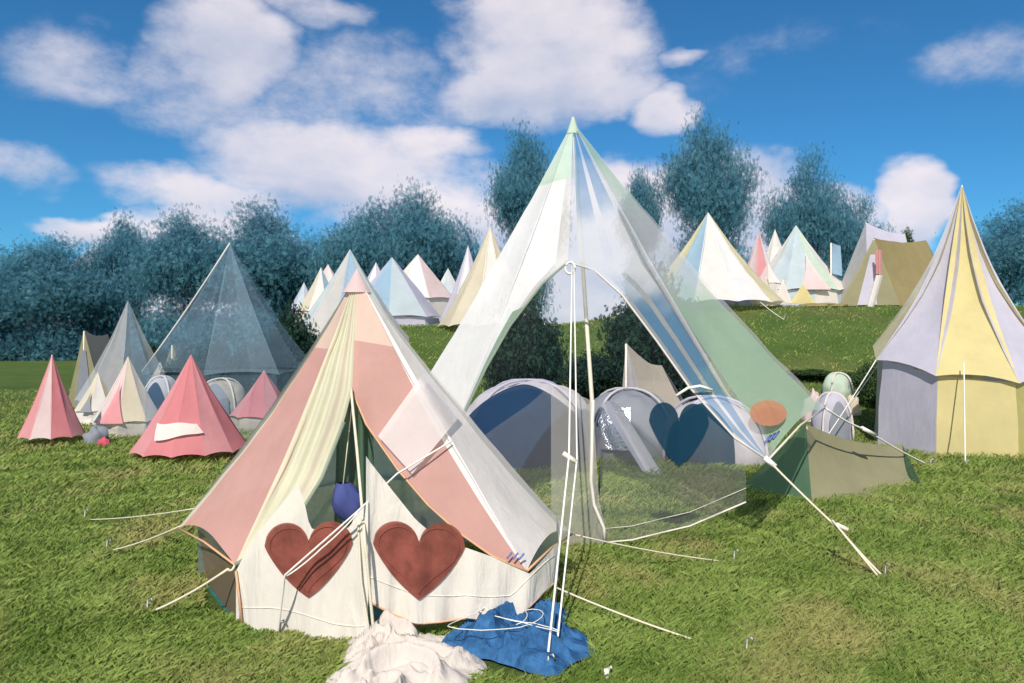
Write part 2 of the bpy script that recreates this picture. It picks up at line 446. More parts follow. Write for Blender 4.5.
def flap(mb, apex, E, door, v0, mat, nrm, sag=.06, nu=8, nv=26, wr=.012, pleat=0.0):
    """front half panel: ridge apex>E on one side, the open doorway's curve on the other"""
    apex, E = Vector(apex), Vector(E); H = (E - apex).length
    door = [Vector(p) for p in door]
    L = [0]
    for a, b in zip(door, door[1:]): L.append(L[-1] + (b - a).length)
    def D(v):
        if v <= v0: return apex.lerp(door[0], v / v0) - nrm * (sag * H * math.sin(math.pi * v / v0 * .5) * .0)
        t = (v - v0) / (1 - v0) * L[-1]
        for i in range(len(door) - 1):
            if t <= L[i + 1] + 1e-9:
                return door[i].lerp(door[i + 1], (t - L[i]) / max(1e-9, L[i + 1] - L[i]))
        return door[-1]
    def fn(u, v):
        v = .006 + .994 * v
        R = ridge_point(apex, E, v, sag, H, nrm)
        p = R.lerp(D(v), u)
        return p + nrm * (wob(p, wr) * min(1, v * 2) + pleat * math.sin(u * 22) * math.sin(math.pi * min(1, v * 1.05)))
    mb.grid(fn, nu, nv, mat)
    return D

def sheet(cols, rows=12, nu=40, wave=.02, seed=0.0):
    """hanging cloth from columns (px, top, bottom, Y)"""
    x0, x1 = cols[0][0], cols[-1][0]
    def Yof(px, v):
        t, b, Y = interp(cols, px)
        return Y + wave * (math.sin(px * .11 + seed) + .6 * math.sin(px * .23 + 2 * v + seed)) * (.3 + .7 * v)
    def fn(u, v):
        px = x0 + (x1 - x0) * u
        t, b, Y = interp(cols, px)
        Yv = Yof(px, v)
        return at(px, t + (b - t) * v, Yv)
    def surf(px, py):
        t, b, Y = interp(cols, px)
        return Yof(px, min(1, max(0, (py - t) / max(1, b - t))))
    return MB().grid(fn, nu, rows), surf

def heart(cx, cy, w, h, surf, off=.012, tilt=0.0):
    """a heart shaped cloth patch lying on the wall"""
    mb = MB()
    def top(t): t = abs(t); return (math.sqrt(max(0, 1 - (2 * t - 1) ** 2))) * .30 + .20
    def bot(t):
        t = abs(t); a = (1 - t)
        return -.5 * (a ** .80) + .16 * math.sin(math.pi * t) * 0 + .20 * t ** 2.2
    def fn(u, v):
        t = (u * 2 - 1) * .999
        a, b = top(t), bot(t)
        y = a + (b - a) * v
        px = cx + t * w / 2; py = cy - y * h + tilt * t * h
        return at(px, py, surf(px, py) - off)
    return mb.grid(fn, 44, 12)

def rope(parent, pts, r=.007, mat='rope', name='guy_rope', sag=.02):
    P = []
    pts = [Vector(p) for p in pts]
    for a, b in zip(pts, pts[1:]):
        for i in range(8):
            t = i / 8; p = a.lerp(b, t); p.z -= sag * 4 * t * (1 - t); P.append(p)
    P.append(pts[-1])
    return MB().tube(P, r, 6).build(name, M[mat], parent)

def peg(parent, p, r=.006):
    p = Vector(p)
    m = MB().tube([p + Vector((0, 0, -.05)), p + Vector((.01, .0, .09)), p + Vector((.035, .0, .10)), p + Vector((.045, 0, .075))], r, 6)
    return m.build('peg', M['peg'], parent)

def edge_tube(mb, pts, r, mat=0): mb.tube(pts, r, 5, mat)

# ------------------------------------------------------------------ the heart tent in front
def heart_tent():
    base = Vector((-1.05, 5.2, 0))
    t = thing('bell_tent', 'salmon and cream striped bell tent in front, two red hearts on its white door panels', 'tent', base, 'bell tents pitched on the field')
    apex = at(357, 275, 5.3)
    L, FL, FR, R = at(178, 528, 5.3), at(235, 565, 4.5), at(527, 571, 4.4), at(572, 534, 5.3)
    BR, BL = Vector((-.25, 6.25, .45)), Vector((-1.75, 6.25, .45))
    mats = [M[k] for k in ('pink', 'cream_sheer', 'pink_r', 'white_right', 'sage', 'sage_l', 'cream', 'trim', 'white_sheer', 'peach_pale')]
    r = MB()
    sector(r, apex, L, FL, lambda u, v: 6 if u < .10 else (9 if v < .28 else 0), sag=.035)
    sector(r, apex, FR, R, lambda u, v: 3 if u < .8 else 8, sag=.02)
    sector(r, apex, R, BR, 5, sag=.03); sector(r, apex, BR, BL, 4, sag=.03); sector(r, apex, BL, L, 5, sag=.03)
    nrm = (FL - apex).cross(FR - apex).normalized()
    if nrm.y > 0: nrm = -nrm
    top = at(352, 390, 4.93)
    dl = [top] + [at(*p) for p in ((344, 422, 4.86), (322, 478, 4.74), (296, 520, 4.62), (268, 545, 4.54), (235, 565, 4.5))]
    dr = [top] + [at(*p) for p in ((366, 424, 4.86), (398, 470, 4.70), (428, 505, 4.58), (458, 532, 4.50), (492, 556, 4.43), (527, 571, 4.4))]
    flap(r, apex, FL, dl, .47, lambda u, v: 1 if u < .62 else (6 if u < .8 else 1), nrm, sag=.03, wr=.03, nu=30, pleat=.016)
    flap(r, apex, FR, dr, .47, lambda u, v: 3 if u < .12 else (9 if v < .26 else 2), nrm, sag=.02, wr=.015)
    r.build('roof', mats, t)
    # added sheer sheet imitating the tall tent's bright panel showing through the roof
    fo = Vector((0, 0, EYE))
    def on_roof(px, py, off):
        d = at(px, py, 1.0) - fo
        n2 = (FR - apex).cross(R - apex).normalized()
        k = max(nrm.dot(apex - fo) / nrm.dot(d), n2.dot(apex - fo) / n2.dot(d))
        return fo + d * (k - off)
    def vf(u, v):
        a = (424 + 36 * u, 372 + 44 * u); b = (378 + 34 * u, 436 + 38 * u)
        return on_roof(a[0] + (b[0] - a[0]) * v, a[1] + (b[1] - a[1]) * v, .035)
    MB().grid(vf, 12, 12).build('ghost_panel', M['ghost_panel'], t)
    # hem cord along the eaves and round the doorway
    for pp, rr in (([L, (L + FL) / 2 + Vector((0, 0, .02)), FL], .008), (dr, .008), ([FR, (FR + R) / 2 + Vector((0, 0, .02)), R], .008)):
        MB().tube(pp, rr, 5).build('hem', M['trim'], t)
    h2 = MB(); edge_tube(h2, dl[1:], .012); h2.build('door_binding', M['sage'], t)
    # apex cap
    cap = MB()
    def cfn(u, v):
        a = u * 2 * math.pi; rr = .004 + .10 * v
        return apex + Vector((math.cos(a) * rr, math.sin(a) * rr * .8, .045 - .17 * v))
    cap.grid(cfn, 12, 4).build('apex_cap', M['rosewhite'], t)
    # door panels with hearts
    cl = [(236, 571, 631, 4.46), (252, 540, 634, 4.40), (275, 512, 637, 4.34), (298, 484, 641, 4.30), (305, 505, 642, 4.29), (310, 528, 643, 4.28),
          (332, 534, 647, 4.24), (350, 527, 649, 4.20), (357, 512, 650, 4.19), (368, 500, 650, 4.18)]
    mb, s1 = sheet(cl, wave=.024, seed=1.0)
    p1 = mb.build('door_panel', M['door_white'], t)
    heart(308.5, 560, 88, 76, s1, tilt=-.02).build('heart_patch', M['heart_red'], p1)
    cr = [(366, 456, 600, 4.20), (370, 462, 602, 4.21), (392, 490, 614, 4.22), (416, 520, 624, 4.23), (440, 540, 622, 4.25), (467, 548, 618, 4.27),
          (490, 556, 621, 4.29), (512, 566, 623, 4.31), (530, 574, 606, 4.36), (546, 556, 590, 4.50), (558, 542, 580, 4.62)]
    mb, s2 = sheet(cr, wave=.026, seed=2.3)
    p2 = mb.build('door_panel', M['door_white'], t)
    heart(419, 561, 92, 78, s2, tilt=.02).build('heart_patch', M['heart_red'], p2)
    for cc, sf, pp in ((cl, s1, p1), (cr, s2, p2)):
        xs = np.linspace(cc[0][0] + 4, cc[-1][0] - 4, 30)
        P_ = []
        for x in xs:
            tt, bb, _ = interp(cc, x); y = bb - 26 - 3 * math.sin(x * .05)
            P_.append(at(x, y, sf(x, y) - .002))
        MB().tube(P_, .0035, 5).build('seam', M['door_white'], pp)
    for (hx, hy, hw, hh, tl, sf, pp) in ((308.5, 560, 88, 76, -.02, s1, p1), (419, 561, 92, 78, .02, s2, p2)):
        P_ = []
        for k in range(61):
            a = 2 * math.pi * k / 60
            x = 16 * math.sin(a) ** 3; y = 13 * math.cos(a) - 5 * math.cos(2 * a) - 2 * math.cos(3 * a) - math.cos(4 * a)
            qx = hx + x / 16 * hw * .44; qy = hy - (y + 2.5) / 29 * hh * .86 + tl * x / 16 * hh
            P_.append(at(qx, qy, sf(qx, qy) - .016))
        MB().tube(P_, .002, 5, cap=False).build('stitching', M['heart_thread'], pp)
    # hem of the two panels
    for cc, pp in ((cl, p1), (cr, p2)):
        MB().tube([at(c[0], c[2], c[3] - .005) for c in cc], .007, 5).build('hem', M['trim'], pp)
    MB().tube([at(236, 571, 4.45), at(243, 631, 4.44)], .008, 5).build('hem', M['trim'], t)
    # side wall going back on the left, and the rest of the low wall
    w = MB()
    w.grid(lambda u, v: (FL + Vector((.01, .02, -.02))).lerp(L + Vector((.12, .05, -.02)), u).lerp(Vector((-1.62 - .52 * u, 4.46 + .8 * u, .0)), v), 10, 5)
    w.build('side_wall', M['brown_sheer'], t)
    w = MB()
    ring = [L + Vector((.12, .05, 0)), BL, BR, R + Vector((-.1, 0, 0)), at(556, 545, 4.66)]
    for A, B in zip(ring, ring[1:]):
        w.grid(lambda u, v: Vector((lambda q: (q.x, q.y, q.z * (1 - v) - .0))(A.lerp(B, u) + Vector((0, 0, .16 * 4 * u * (1 - u))))), 8, 4)
    w.build('back_wall', M['sage_l'], t)
    # centre pole, curtain, groundsheet
    MB().tube([Vector((apex.x, apex.y, 0)), apex + Vector((0, 0, -.03))], .02, 8).build('centre_pole', M['pole'], t)
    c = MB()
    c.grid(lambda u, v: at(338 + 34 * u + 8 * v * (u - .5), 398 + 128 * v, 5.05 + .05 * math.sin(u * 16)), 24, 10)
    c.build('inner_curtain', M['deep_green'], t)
    gs = MB()
    pts = [at(238, 628, 4.42), at(250, 640, 4.3), at(330, 656, 4.1), at(385, 654, 4.12), at(470, 642, 4.24), at(520, 630, 4.4), Vector((.2, 5.3, 0)), Vector((-.3, 6.1, 0)), Vector((-1.7, 6.1, 0)), Vector((-2.2, 5.3, 0))]
    b = len(gs.v); ctr = Vector((-1.0, 5.1, .012))
    for p in pts: gs.v.append((p.x, p.y, .014))
    gs.v.append(tuple(ctr))
    for i in range(len(pts)): gs.f.append((i, (i + 1) % len(pts), len(pts))); gs.m.append(0)
    gs.build('groundsheet', M['teal'], t)
    # maker's mark near the right corner of the roof
    mk = MB()
    for k in range(3):
        a = at(507 + k * 6, 557 + k * .5, 4.40); d = at(512 + k * 6, 551 + k * .5, 4.42)
        mk.tube([a + Vector((0, -.03, 0)), d + Vector((0, -.03, 0))], .006, 5)
    mk.build('printed_mark', M['ink'], t)
    # ropes
    rope(t, [L + Vector((.03, 0, .02)), on_ground(106, 552)], .006); peg(t, on_ground(106, 552))
    rope(t, [L + Vector((.10, .1, .12)), on_ground(84, 520)], .005); peg(t, on_ground(84, 520))
    rope(t, [FL, at(228, 569, 4.48), on_ground(146, 614)], .008); peg(t, on_ground(146, 614))
    rope(t, [R, on_ground(733, 563)], .005); peg(t, on_ground(733, 563))
    rope(t, [at(557, 588, 4.6), on_ground(745, 657)], .006); peg(t, on_ground(745, 657))
    rope(t, [at(351, 388, 4.90), at(357, 450, 4.5), at(365, 540, 4.1), at(375, 646, 4.10)], .009, name='door_rope', sag=.004)
    rope(t, [at(358, 520, 4.2), at(361, 580, 4.14), at(372, 648, 4.1)], .006, name='door_rope', sag=.0)
    pl = FL + nrm * .0
    def on_front(px, py, off):
        d = at(px, py, 1.0) - Vector((0, 0, EYE)); k = nrm.dot(apex - Vector((0, 0, EYE))) / nrm.dot(d)
        return Vector((0, 0, EYE)) + d * k + nrm * off
    pk = on_ground(279, 636) + Vector((0, -.03, 0))
    rope(t, [on_front(452, 442, .02), on_front(400, 478, .10), at(358, 511, 4.10), at(285, 575, 4.18), pk], .006, 'rope_w', name='guy_rope', sag=.0)
    rope(t, [at(358, 513, 4.08), at(322, 548, 4.14), at(287, 576, 4.17)], .005, 'rope_w', name='guy_rope', sag=.008)
    peg(t, pk)
    return t
heart_tent()

# ------------------------------------------------------------------ the tall pale tent
def tall_tent():
    base = Vector((.7, 7.5, 0))
    t = thing('bell_tent', 'tallest bell tent, pale green and white with a sheer blue panel and open doorway', 'tent', base, 'bell tents pitched on the field')
    apex = at(573, 122, 7.5)
    L, FL, FR, R = at(385, 446, 7.3), at(445, 452, 6.57), at(768, 460, 6.0), at(825, 408, 8.1)
    BR, BL = Vector((2.5, 9.4, 1.1)), Vector((-.6, 9.2, 1.0))
    mats = [M[k] for k in ('lav_white', 'mint', 'green_painted_veil', 'blue_painted_veil', 'white_veil', 'gauze', 'white_sheer', 'mint_sheer', 'milky')]
    r = MB()
    sector(r, apex, L, FL, lambda u, v: 1 if v < .2 else 0, sag=.015)
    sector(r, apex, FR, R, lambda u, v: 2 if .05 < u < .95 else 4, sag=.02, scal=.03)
    sector(r, apex, R, BR, 5, sag=.04); sector(r, apex, BR, BL, 5, sag=.04); sector(r, apex, BL, L, 5, sag=.03)
    nrm = (FL - apex).cross(FR - apex).normalized()
    if nrm.y > 0: nrm = -nrm
    top = at(568, 262, 6.94)
    dl = [top] + [at(*p) for p in ((542, 284, 6.88), (510, 326, 6.78), (486, 368, 6.68), (466, 410, 6.62), (445, 452, 6.57))]
    dr = [top] + [at(*p) for p in ((594, 270, 6.9), (622, 295, 6.8), (656, 340, 6.6), (690, 388, 6.4), (735, 438, 6.12), (768, 460, 6.0))]
    flap(r, apex, FL, dl, .47, lambda u, v: (1 if v < .2 else (0 if u < .5 else 7) if v > .62 else (0 if u < .7 else 6)), nrm, sag=.02, wr=.02)
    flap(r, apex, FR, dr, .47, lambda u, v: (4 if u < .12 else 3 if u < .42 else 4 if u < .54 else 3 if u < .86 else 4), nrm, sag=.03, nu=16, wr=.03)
    r.build('roof', mats, t)
    h = MB(); edge_tube(h, dl, .012); h.build('door_binding', M['sage'], t)
    for pp in (dr, [FR, (FR + R) / 2 + Vector((0, 0, .05)), R]): MB().tube(pp, .010, 5).build('hem', M['white'], t)
    cap = MB()
    def cfn(u, v):
        a = u * 2 * math.pi; rr = .012 + .055 * v
        return apex + Vector((math.cos(a) * rr, math.sin(a) * rr * .8, .05 - .17 * v))
    cap.grid(cfn, 12, 4).build('apex_cap', M['mint'], t)
    # walls either side of the doorway
    cl = [(440, 456, 545, 6.62), (470, 446, 546, 6.55), (500, 424, 547, 6.45), (528, 405, 547, 6.35), (552, 384, 546, 6.28)]
    MB_, _ = sheet(cl, wave=.02, seed=.5); MB_.build('wall_panel', M['wall_thin'], t)
    cm = [(551, 385, 546, 6.28), (562, 389, 547, 6.26), (574, 394, 549, 6.24), (586, 398, 551, 6.22), (593, 402, 552, 6.21), (599, 500, 551, 6.2), (606, 530, 547, 6.2)]
    MB_, _ = sheet(cm, wave=.008, seed=.2); MB_.build('door_panel', M['wall_sheer'], t)
    cr = [(600, 400, 543, 6.22), (632, 398, 540, 6.18), (660, 396, 533, 6.15), (690, 400, 526, 6.14), (718, 425, 514, 6.12), (746, 450, 502, 6.10)]
    MB_, s = sheet(cr, wave=.02, seed=1.7); p = MB_.build('wall_panel', M['wall_thin'], t)
    heart(679, 435, 60, 64, s, off=.02, tilt=.02).build('heart_patch', M['heart_navy'], p)
    for pp, rr in (([at(c[0], c[2], c[3]) for c in cr], .008), ([at(c[0], c[2] - 14, c[3] - .004) for c in cr], .003)):
        MB().tube(pp, rr, 5).build('hem', M['door_white'], p)
    # poles
    MB().tube([Vector((.80, 7.5, 0)), at(592, 400, 7.5), apex + Vector((0, 0, -.05))], [.022, .022, .016], 8).build('centre_pole', M['pole'], t)
    MB().tube([at(593, 400, 6.22), at(591, 480, 6.22), at(594, 505, 6.2), at(604, 528, 6.18), at(605, 545, 6.18), at(598, 551, 6.18)], .014, 8).build('door_edge_cord', M['door_white'], t)
    # ropes
    pk = on_ground(546, 674)
    rope(t, [at(572, 266, 6.9), at(569, 456, 5.0), pk], .007, 'rope_w', 'guy_rope', .004)
    rope(t, [at(574, 266, 6.9), at(577, 459, 5.0), pk + Vector((.05, .1, 0))], .006, 'rope_w', 'guy_rope', .004)
    MB().tube([at(563, 453, 5.0), at(576, 462, 4.99)], .017, 8).build('rope_slider', M['pole'], t)
    rg = MB(); c = at(570, 268, 6.9)
    rg.tube([c + Vector((.045 * math.cos(a), 0, .055 * math.sin(a))) for a in np.linspace(0, 2 * math.pi, 14)], .012, 6, cap=False)
    rg.build('rope_ring', M['rope_w'], t)
    peg(t, pk)
    pk = on_ground(884, 578)
    rope(t, [FR, at(842, 532, 5.62), pk], .009, 'rope', 'guy_rope', .008)
    rope(t, [at(832, 520, 5.66), pk + Vector((-.05, -.03, .01))], .008, 'rope', 'guy_rope', .0)
    MB().tube([FR + Vector((-.03, 0, .02)), FR + Vector((.05, -.02, -.05))], .024, 8).build('corner_knot', M['rope_w'], t)
    MB().tube([at(836, 524, 5.65), at(848, 530, 5.62)], .016, 8).build('rope_slider', M['pole'], t)
    peg(t, pk)
    pk = on_ground(930, 466)
    rope(t, [R, at(866, 430, 8.7), pk], .011, 'rope_w', 'guy_rope', .02); peg(t, pk, .012)
    MB().tube([at(862, 428, 8.65), at(875, 435, 8.8)], .024, 8).build('rope_slider', M['rope_w'], t)
    # tied back cord on the blue panel, peach patch and maker's mark
    tc_ = MB(); tc_.tube([at(676, 396, 6.3), at(688, 388, 6.3), at(700, 386, 6.28), at(712, 390, 6.3)], .013, 7); tc_.build('tie_back', M['rope_w'], t)
    def on_panel(px, py, off=.03):
        d = at(px, py, 1.0) - Vector((0, 0, EYE)); o = Vector((0, 0, EYE)); nn = (FR - apex).cross(R - apex).normalized()
        k = nn.dot(apex - o) / nn.dot(d); p = o + d * k
        return p + (nn if nn.dot(d) < 0 else -nn) * off
    pm = MB(); pm.grid(lambda u, v: on_panel(760 + 19 * v * math.cos(u * 2 * math.pi), 418 + 13 * v * math.sin(u * 2 * math.pi), .085), 24, 3)
    pm.build('round_patch', M['peach'], t)
    mk = MB()
    for k in range(3): mk.tube([on_panel(762 + k * 4, 444 - k * 2), on_panel(768 + k * 4, 437 - k * 2)], .009, 5)
    mk.build('printed_mark', M['ink'], t)
tall_tent()

# ------------------------------------------------------------------ things lying in front
def crumple(name, label, cat, px0, px1, py0, py1, mat, hh, seed, fine=1.0):
    a, b = on_ground(px0, py1), on_ground(px1, py1); c = on_ground((px0 + px1) / 2, py0)
    x0, x1, y0, y1 = a.x, b.x, a.y, c.y
    def fn(u, v):
        an = u * 2 * math.pi
        rr = v * (1 + .16 * math.sin(3 * an + seed) + .10 * math.sin(5 * an + 2 * seed) + .05 * math.sin(9 * an))
        x = (x0 + x1) / 2 + (x1 - x0) / 2 * rr * math.cos(an); y = (y0 + y1) / 2 + (y1 - y0) / 2 * rr * math.sin(an)
        q = Vector((x * 3.2 + seed, y * 3.2, seed))
        w_ = q + Vector((mnoise.noise(q * .8), mnoise.noise(q * .8 + Vector((5, 2, 1))), 0)) * .9
        ridge = max(0, 1 - abs(mnoise.noise(w_ * 1.0)) * 2.6) ** 2.2
        ridge2 = max(0, 1 - abs(mnoise.noise(w_ * 2.4 + Vector((9, 4, 2)))) * 2.4) ** 2
        z = hh * max(0, 1 - v ** 4) * max(.12, .22 + .55 * ridge + .30 * ridge2 * fine) + .02
        return Vector((x + .02 * mnoise.noise(q * 3), y, z))
    mb = MB().grid(fn, 150, 60)
    o = mb.build(name, M[mat])
    return tag(o, label, cat)
crumple('blue_bag', 'crumpled blue tent bag lying on the grass below the heart tent', 'bag', 436, 602, 614, 676, 'tarp_blue', .15, 4.2, 1.6)
def bag_cord():
    P = []
    for k in range(60):
        a = k * .30
        q = on_ground(500 + 44 * math.sin(a * .55) + 16 * math.cos(a * 1.3), 652 + 12 * math.cos(a * .8 + 1))
        P.append(q + Vector((0, 0, .175 + .008 * math.sin(a * 2))))
    tag(MB().tube(P, .0025, 5).build('thin_cord', M['rope_w']), 'thin pale cord looped over the crumpled blue bag', 'cord')
bag_cord()
crumple('white_sheet', 'crumpled white canvas sheet dumped before the door with red hearts', 'cloth', 294, 466, 634, 730, 'linen', .16, 1.3, 1.3)
def small_sheet():
    tag(crumple('white_sheet', 'narrow white canvas corner flung up against the heart tent door', 'cloth', 352, 412, 632, 668, 'linen', .18, 2.9))
small_sheet()
def sack():
    c = at(347, 503, 4.85)
    t = thing('stuff_sack', 'blue stuff sack hanging inside the heart tent doorway', 'bag', c + Vector((0, 0, -.13)))
    def fn(u, v):
        a = u * 2 * math.pi; r = .085 * math.sin(math.pi * min(1, v * .93 + .07)) ** .6 + .005
        r *= 1 + .16 * math.sin(3 * a + 4 * v) + .1 * math.sin(7 * a - 9 * v)
        return c + Vector((math.cos(a) * r + .05 * (v - .5), math.sin(a) * r, .13 - .26 * v))
    MB().grid(fn, 18, 12).build('sack_body', M['sack_blue'], t)
    MB().tube([c + Vector((-.025, 0, .12)), at(352, 405, 5.0)], .004, 5).build('cord', M['rope'], t)
sack()
p = on_ground(607, 681)
tag(MB().tube([p, p + Vector((0, .01, .05)), p + Vector((.02, 0, .07))], [.012, .016, .008], 7).build('tent_peg', M['rope_w']), 'stubby white tent peg standing in the grass right of the blue bag', 'peg')

# ------------------------------------------------------------------ other bell tents
def bell(label, px, Y, apex_py, eave_py, hw, cols, wall=None, n=10, rot=.2, group='bell tents pitched on the field', sag=.05,
         ropes=0, door=None, base_py=None, name='bell_tent', lean=(0, 0), squash=1.0, pole=True, tilt=0.0, seams=()):
    ax = at(px, apex_py, Y); gz = hgt(ax.x, Y)
    t = thing(name, label, 'tent', Vector((ax.x, Y, gz)), group)
    r = hw * Y / F; ez = EYE + (CY - eave_py) / F * Y
    ez = max(ez, gz + .02)
    c = Vector((ax.x, Y, 0)); apex = ax + Vector((lean[0], lean[1], 0))
    E = [Vector((c.x + r * math.cos(rot + 2 * math.pi * k / n), c.y + r * squash * math.sin(rot + 2 * math.pi * k / n), ez + tilt * math.sin(rot + 2 * math.pi * k / n))) for k in range(n)]
    keys = []
    for k in cols:
        if k not in keys: keys.append(k)
    mb = MB()
    for k in range(n):
        sector(mb, apex, E[k], E[(k + 1) % n], keys.index(cols[k % len(cols)]), sag=sag, scal=.02, nu=5, nv=12, wr=.012 * r)
    mb.build('roof', [M[k] for k in keys], t)
    if wall and ez - gz > .15:
        wk = []
        for k in wall:
            if k not in wk: wk.append(k)
        w = MB()
        for k in range(n):
            A, B = E[k], E[(k + 1) % n]
            def fn(u, v, A=A, B=B):
                q = A.lerp(B, u); d = (q - c); d.z = 0
                q2 = c + d * (.93 + .05 * v); g = hgt(q2.x, q2.y)
                return Vector((q2.x, q2.y, q.z + (g - q.z) * v)) + d.normalized() * wob(q * 2 + Vector((0, 0, v)), .04)
            w.grid(fn, 5, 5, wk.index(wall[k % len(wall)]))
        w.build('wall', [M[k] for k in wk], t)
    for a in seams:
        e = Vector((c.x + r * math.cos(a), c.y + r * squash * math.sin(a), ez))
        MB().tube([apex] + [apex.lerp(e, q) - Vector((math.cos(a), math.sin(a), 0)) * (sag * 1.2 * math.sin(math.pi * q)) for q in (.25, .5, .75, 1)], .016, 6).build('roof_seam', M['white'], t)
    if pole: MB().tube([Vector((c.x, c.y, gz)), apex - Vector((0, 0, .02))], [.03, .010], 7).build('centre_pole', M['pole'], t)
    if door:
        dk, dw, dh, ang = door
        dm = MB()
        def fn(u, v):
            a = ang + (u - .5) * dw * v
            s_ = 1 - dh * (1 - v)
            rr = r * s_ * 1.02 + .02
            z = apex.z + (ez - apex.z) * s_
            return Vector((c.x + rr * math.cos(a), c.y + rr * squash * math.sin(a), z - sag * 1.0 * math.sin(math.pi * s_) * .1))
        dm.grid(fn, 6, 8).build('door', M[dk], t)
    for k in range(ropes):
        a = rot + 2 * math.pi * k / ropes
        e = Vector((c.x + r * math.cos(a), c.y + r * squash * math.sin(a), ez))
        g = Vector((c.x + (r + .9) * math.cos(a), c.y + (r + .9) * squash * math.sin(a), 0)); g.z = hgt(g.x, g.y)
        rope(t, [e, g], .009, 'rope_w'); peg(t, g, .01)
    return t

F_ = -math.pi / 2
# right, close: yellow and lavender
bell('yellow and lavender striped bell tent with a flared roof at the right', 962, 12.2, 184, 360, 86, ['lav', 'yellow', 'lav_white', 'yellow_pale', 'lav', 'yellow', 'lav', 'yellow'], ['lav', 'yellow', 'lav', 'sage_l', 'lav', 'yellow', 'yellow_sheer', 'lav'], 8, 0.0, sag=.085, ropes=6, tilt=.30)
# on the slope to the right
bell('white bell tent with tan and blue stripes low down, behind the tall pale tent', 708, 23, 212, 306, 74, ['yellow_pale', 'sky_canvas', 'white', 'lav_white', 'yellow_pale', 'white'], ['sky_canvas', 'yellow_pale'], 12, .1, sag=.04, ropes=5)
bell('slim pink and white bell tent left of the mint one on the slope', 759, 31, 231, 298, 25, ['rosewhite', 'rose_p', 'lav_white', 'rosewhite'], ['rosewhite'], 8, .3, sag=.03)
bell('small plain white bell tent peeking out behind the pink one', 775, 36, 229, 280, 22, ['white'], ['white'], 8, .1, sag=.03)
bell('mint and white bell tent with a pink doorway on the slope', 796, 28, 225, 293, 50, ['ice', 'mint', 'white', 'ice'], ['ice', 'white'], 12, .0, sag=.03, door=('rosewhite', .55, .55, F_))
bell('narrow white tent leaning at the feet of the mint bell tent', 768, 27, 262, 284, 14, ['white', 'rosewhite'], ['white'], 6, .2, group=None)
# middle distance to the left of the tall tent
bell('cream bell tent against the left edge of the tallest tent', 490, 22, 226, 330, 52, ['cream', 'white', 'cream'], ['cream'], 10, .1, sag=.03)
bell('narrow lavender tent behind the cream bell tent', 468, 26, 245, 320, 28, ['lav', 'lav_white'], ['lav'], 8, .2, sag=.03)
bell('white and rose tent right of the blue-lavender one in the middle distance', 418, 30, 254, 300, 40, ['rosewhite', 'white', 'lav_white'], ['white'], 8, .4, sag=.0)
bell('blue-lavender tent right behind the heart tent top', 392, 27, 257, 318, 50, ['ice', 'lav', 'sky_canvas'], ['lav'], 8, .1, sag=.0)
bell('wide ice blue and white bell tent rising behind the heart tent', 350, 20, 249, 352, 70, ['ice', 'white_sheer', 'sky_canvas', 'ice', 'white_sheer'], ['white_sheer'], 10, .25, sag=.03)
bell('blue and white striped small tent left of the heart tent top', 321, 26, 267, 312, 24, ['sky_canvas', 'cream', 'white'], ['white'], 8, .5, sag=.02)
bell('tiny white tent top showing behind the blue and white striped one', 328, 33, 264, 285, 14, ['white', 'rosewhite'], ['white'], 8, .1, sag=.02)
bell('grey-blue small tent, farthest left of the tents behind the heart tent', 304, 28, 282, 312, 16, ['lav', 'ice'], ['lav'], 8, .3, sag=.02)
# left
bell('large almost see-through blue tent behind the rose one', 230, 14.5, 243, 372, 86, ['ghost_dark', 'ghost_blue', 'ghost_dark', 'ghost_blue', 'ghost_dark'], ['ghost_dark'], 8, .1, sag=.03, pole=False, seams=(math.pi + .05,))
bell('see-through white and blue tent standing over the little white one', 128, 17, 300, 400, 48, ['white_veil', 'ghost_blue', 'wall_sheer', 'ghost_dark', 'white_veil'], ['white_veil'], 8, .3, sag=.03, pole=False)
bell('little white tent with dusky pink doorway at the left', 128, 14, 356, 420, 33, ['cream', 'white', 'rosewhite'], ['white_sheer'], 8, .2, sag=.02, door=('rose_p', .7, .6, F_))
bell('rose pink tent with a ragged hem and white cloth on its side', 191, 11.0, 354, 449, 56, ['rose', 'rose_p', 'rose'], ['white_sheer'], 12, .1, sag=.02)
bell('smaller rose pink tent right of the larger rose one', 264, 15, 370, 415, 33, ['rose_p', 'rose'], ['beige'], 8, .3, sag=.02)
bell('pale rose tent at the far left edge', 52, 12.5, 354, 436, 30, ['rose_p', 'rosewhite', 'rose'], ['rosewhite'], 10, .2, sag=.02)

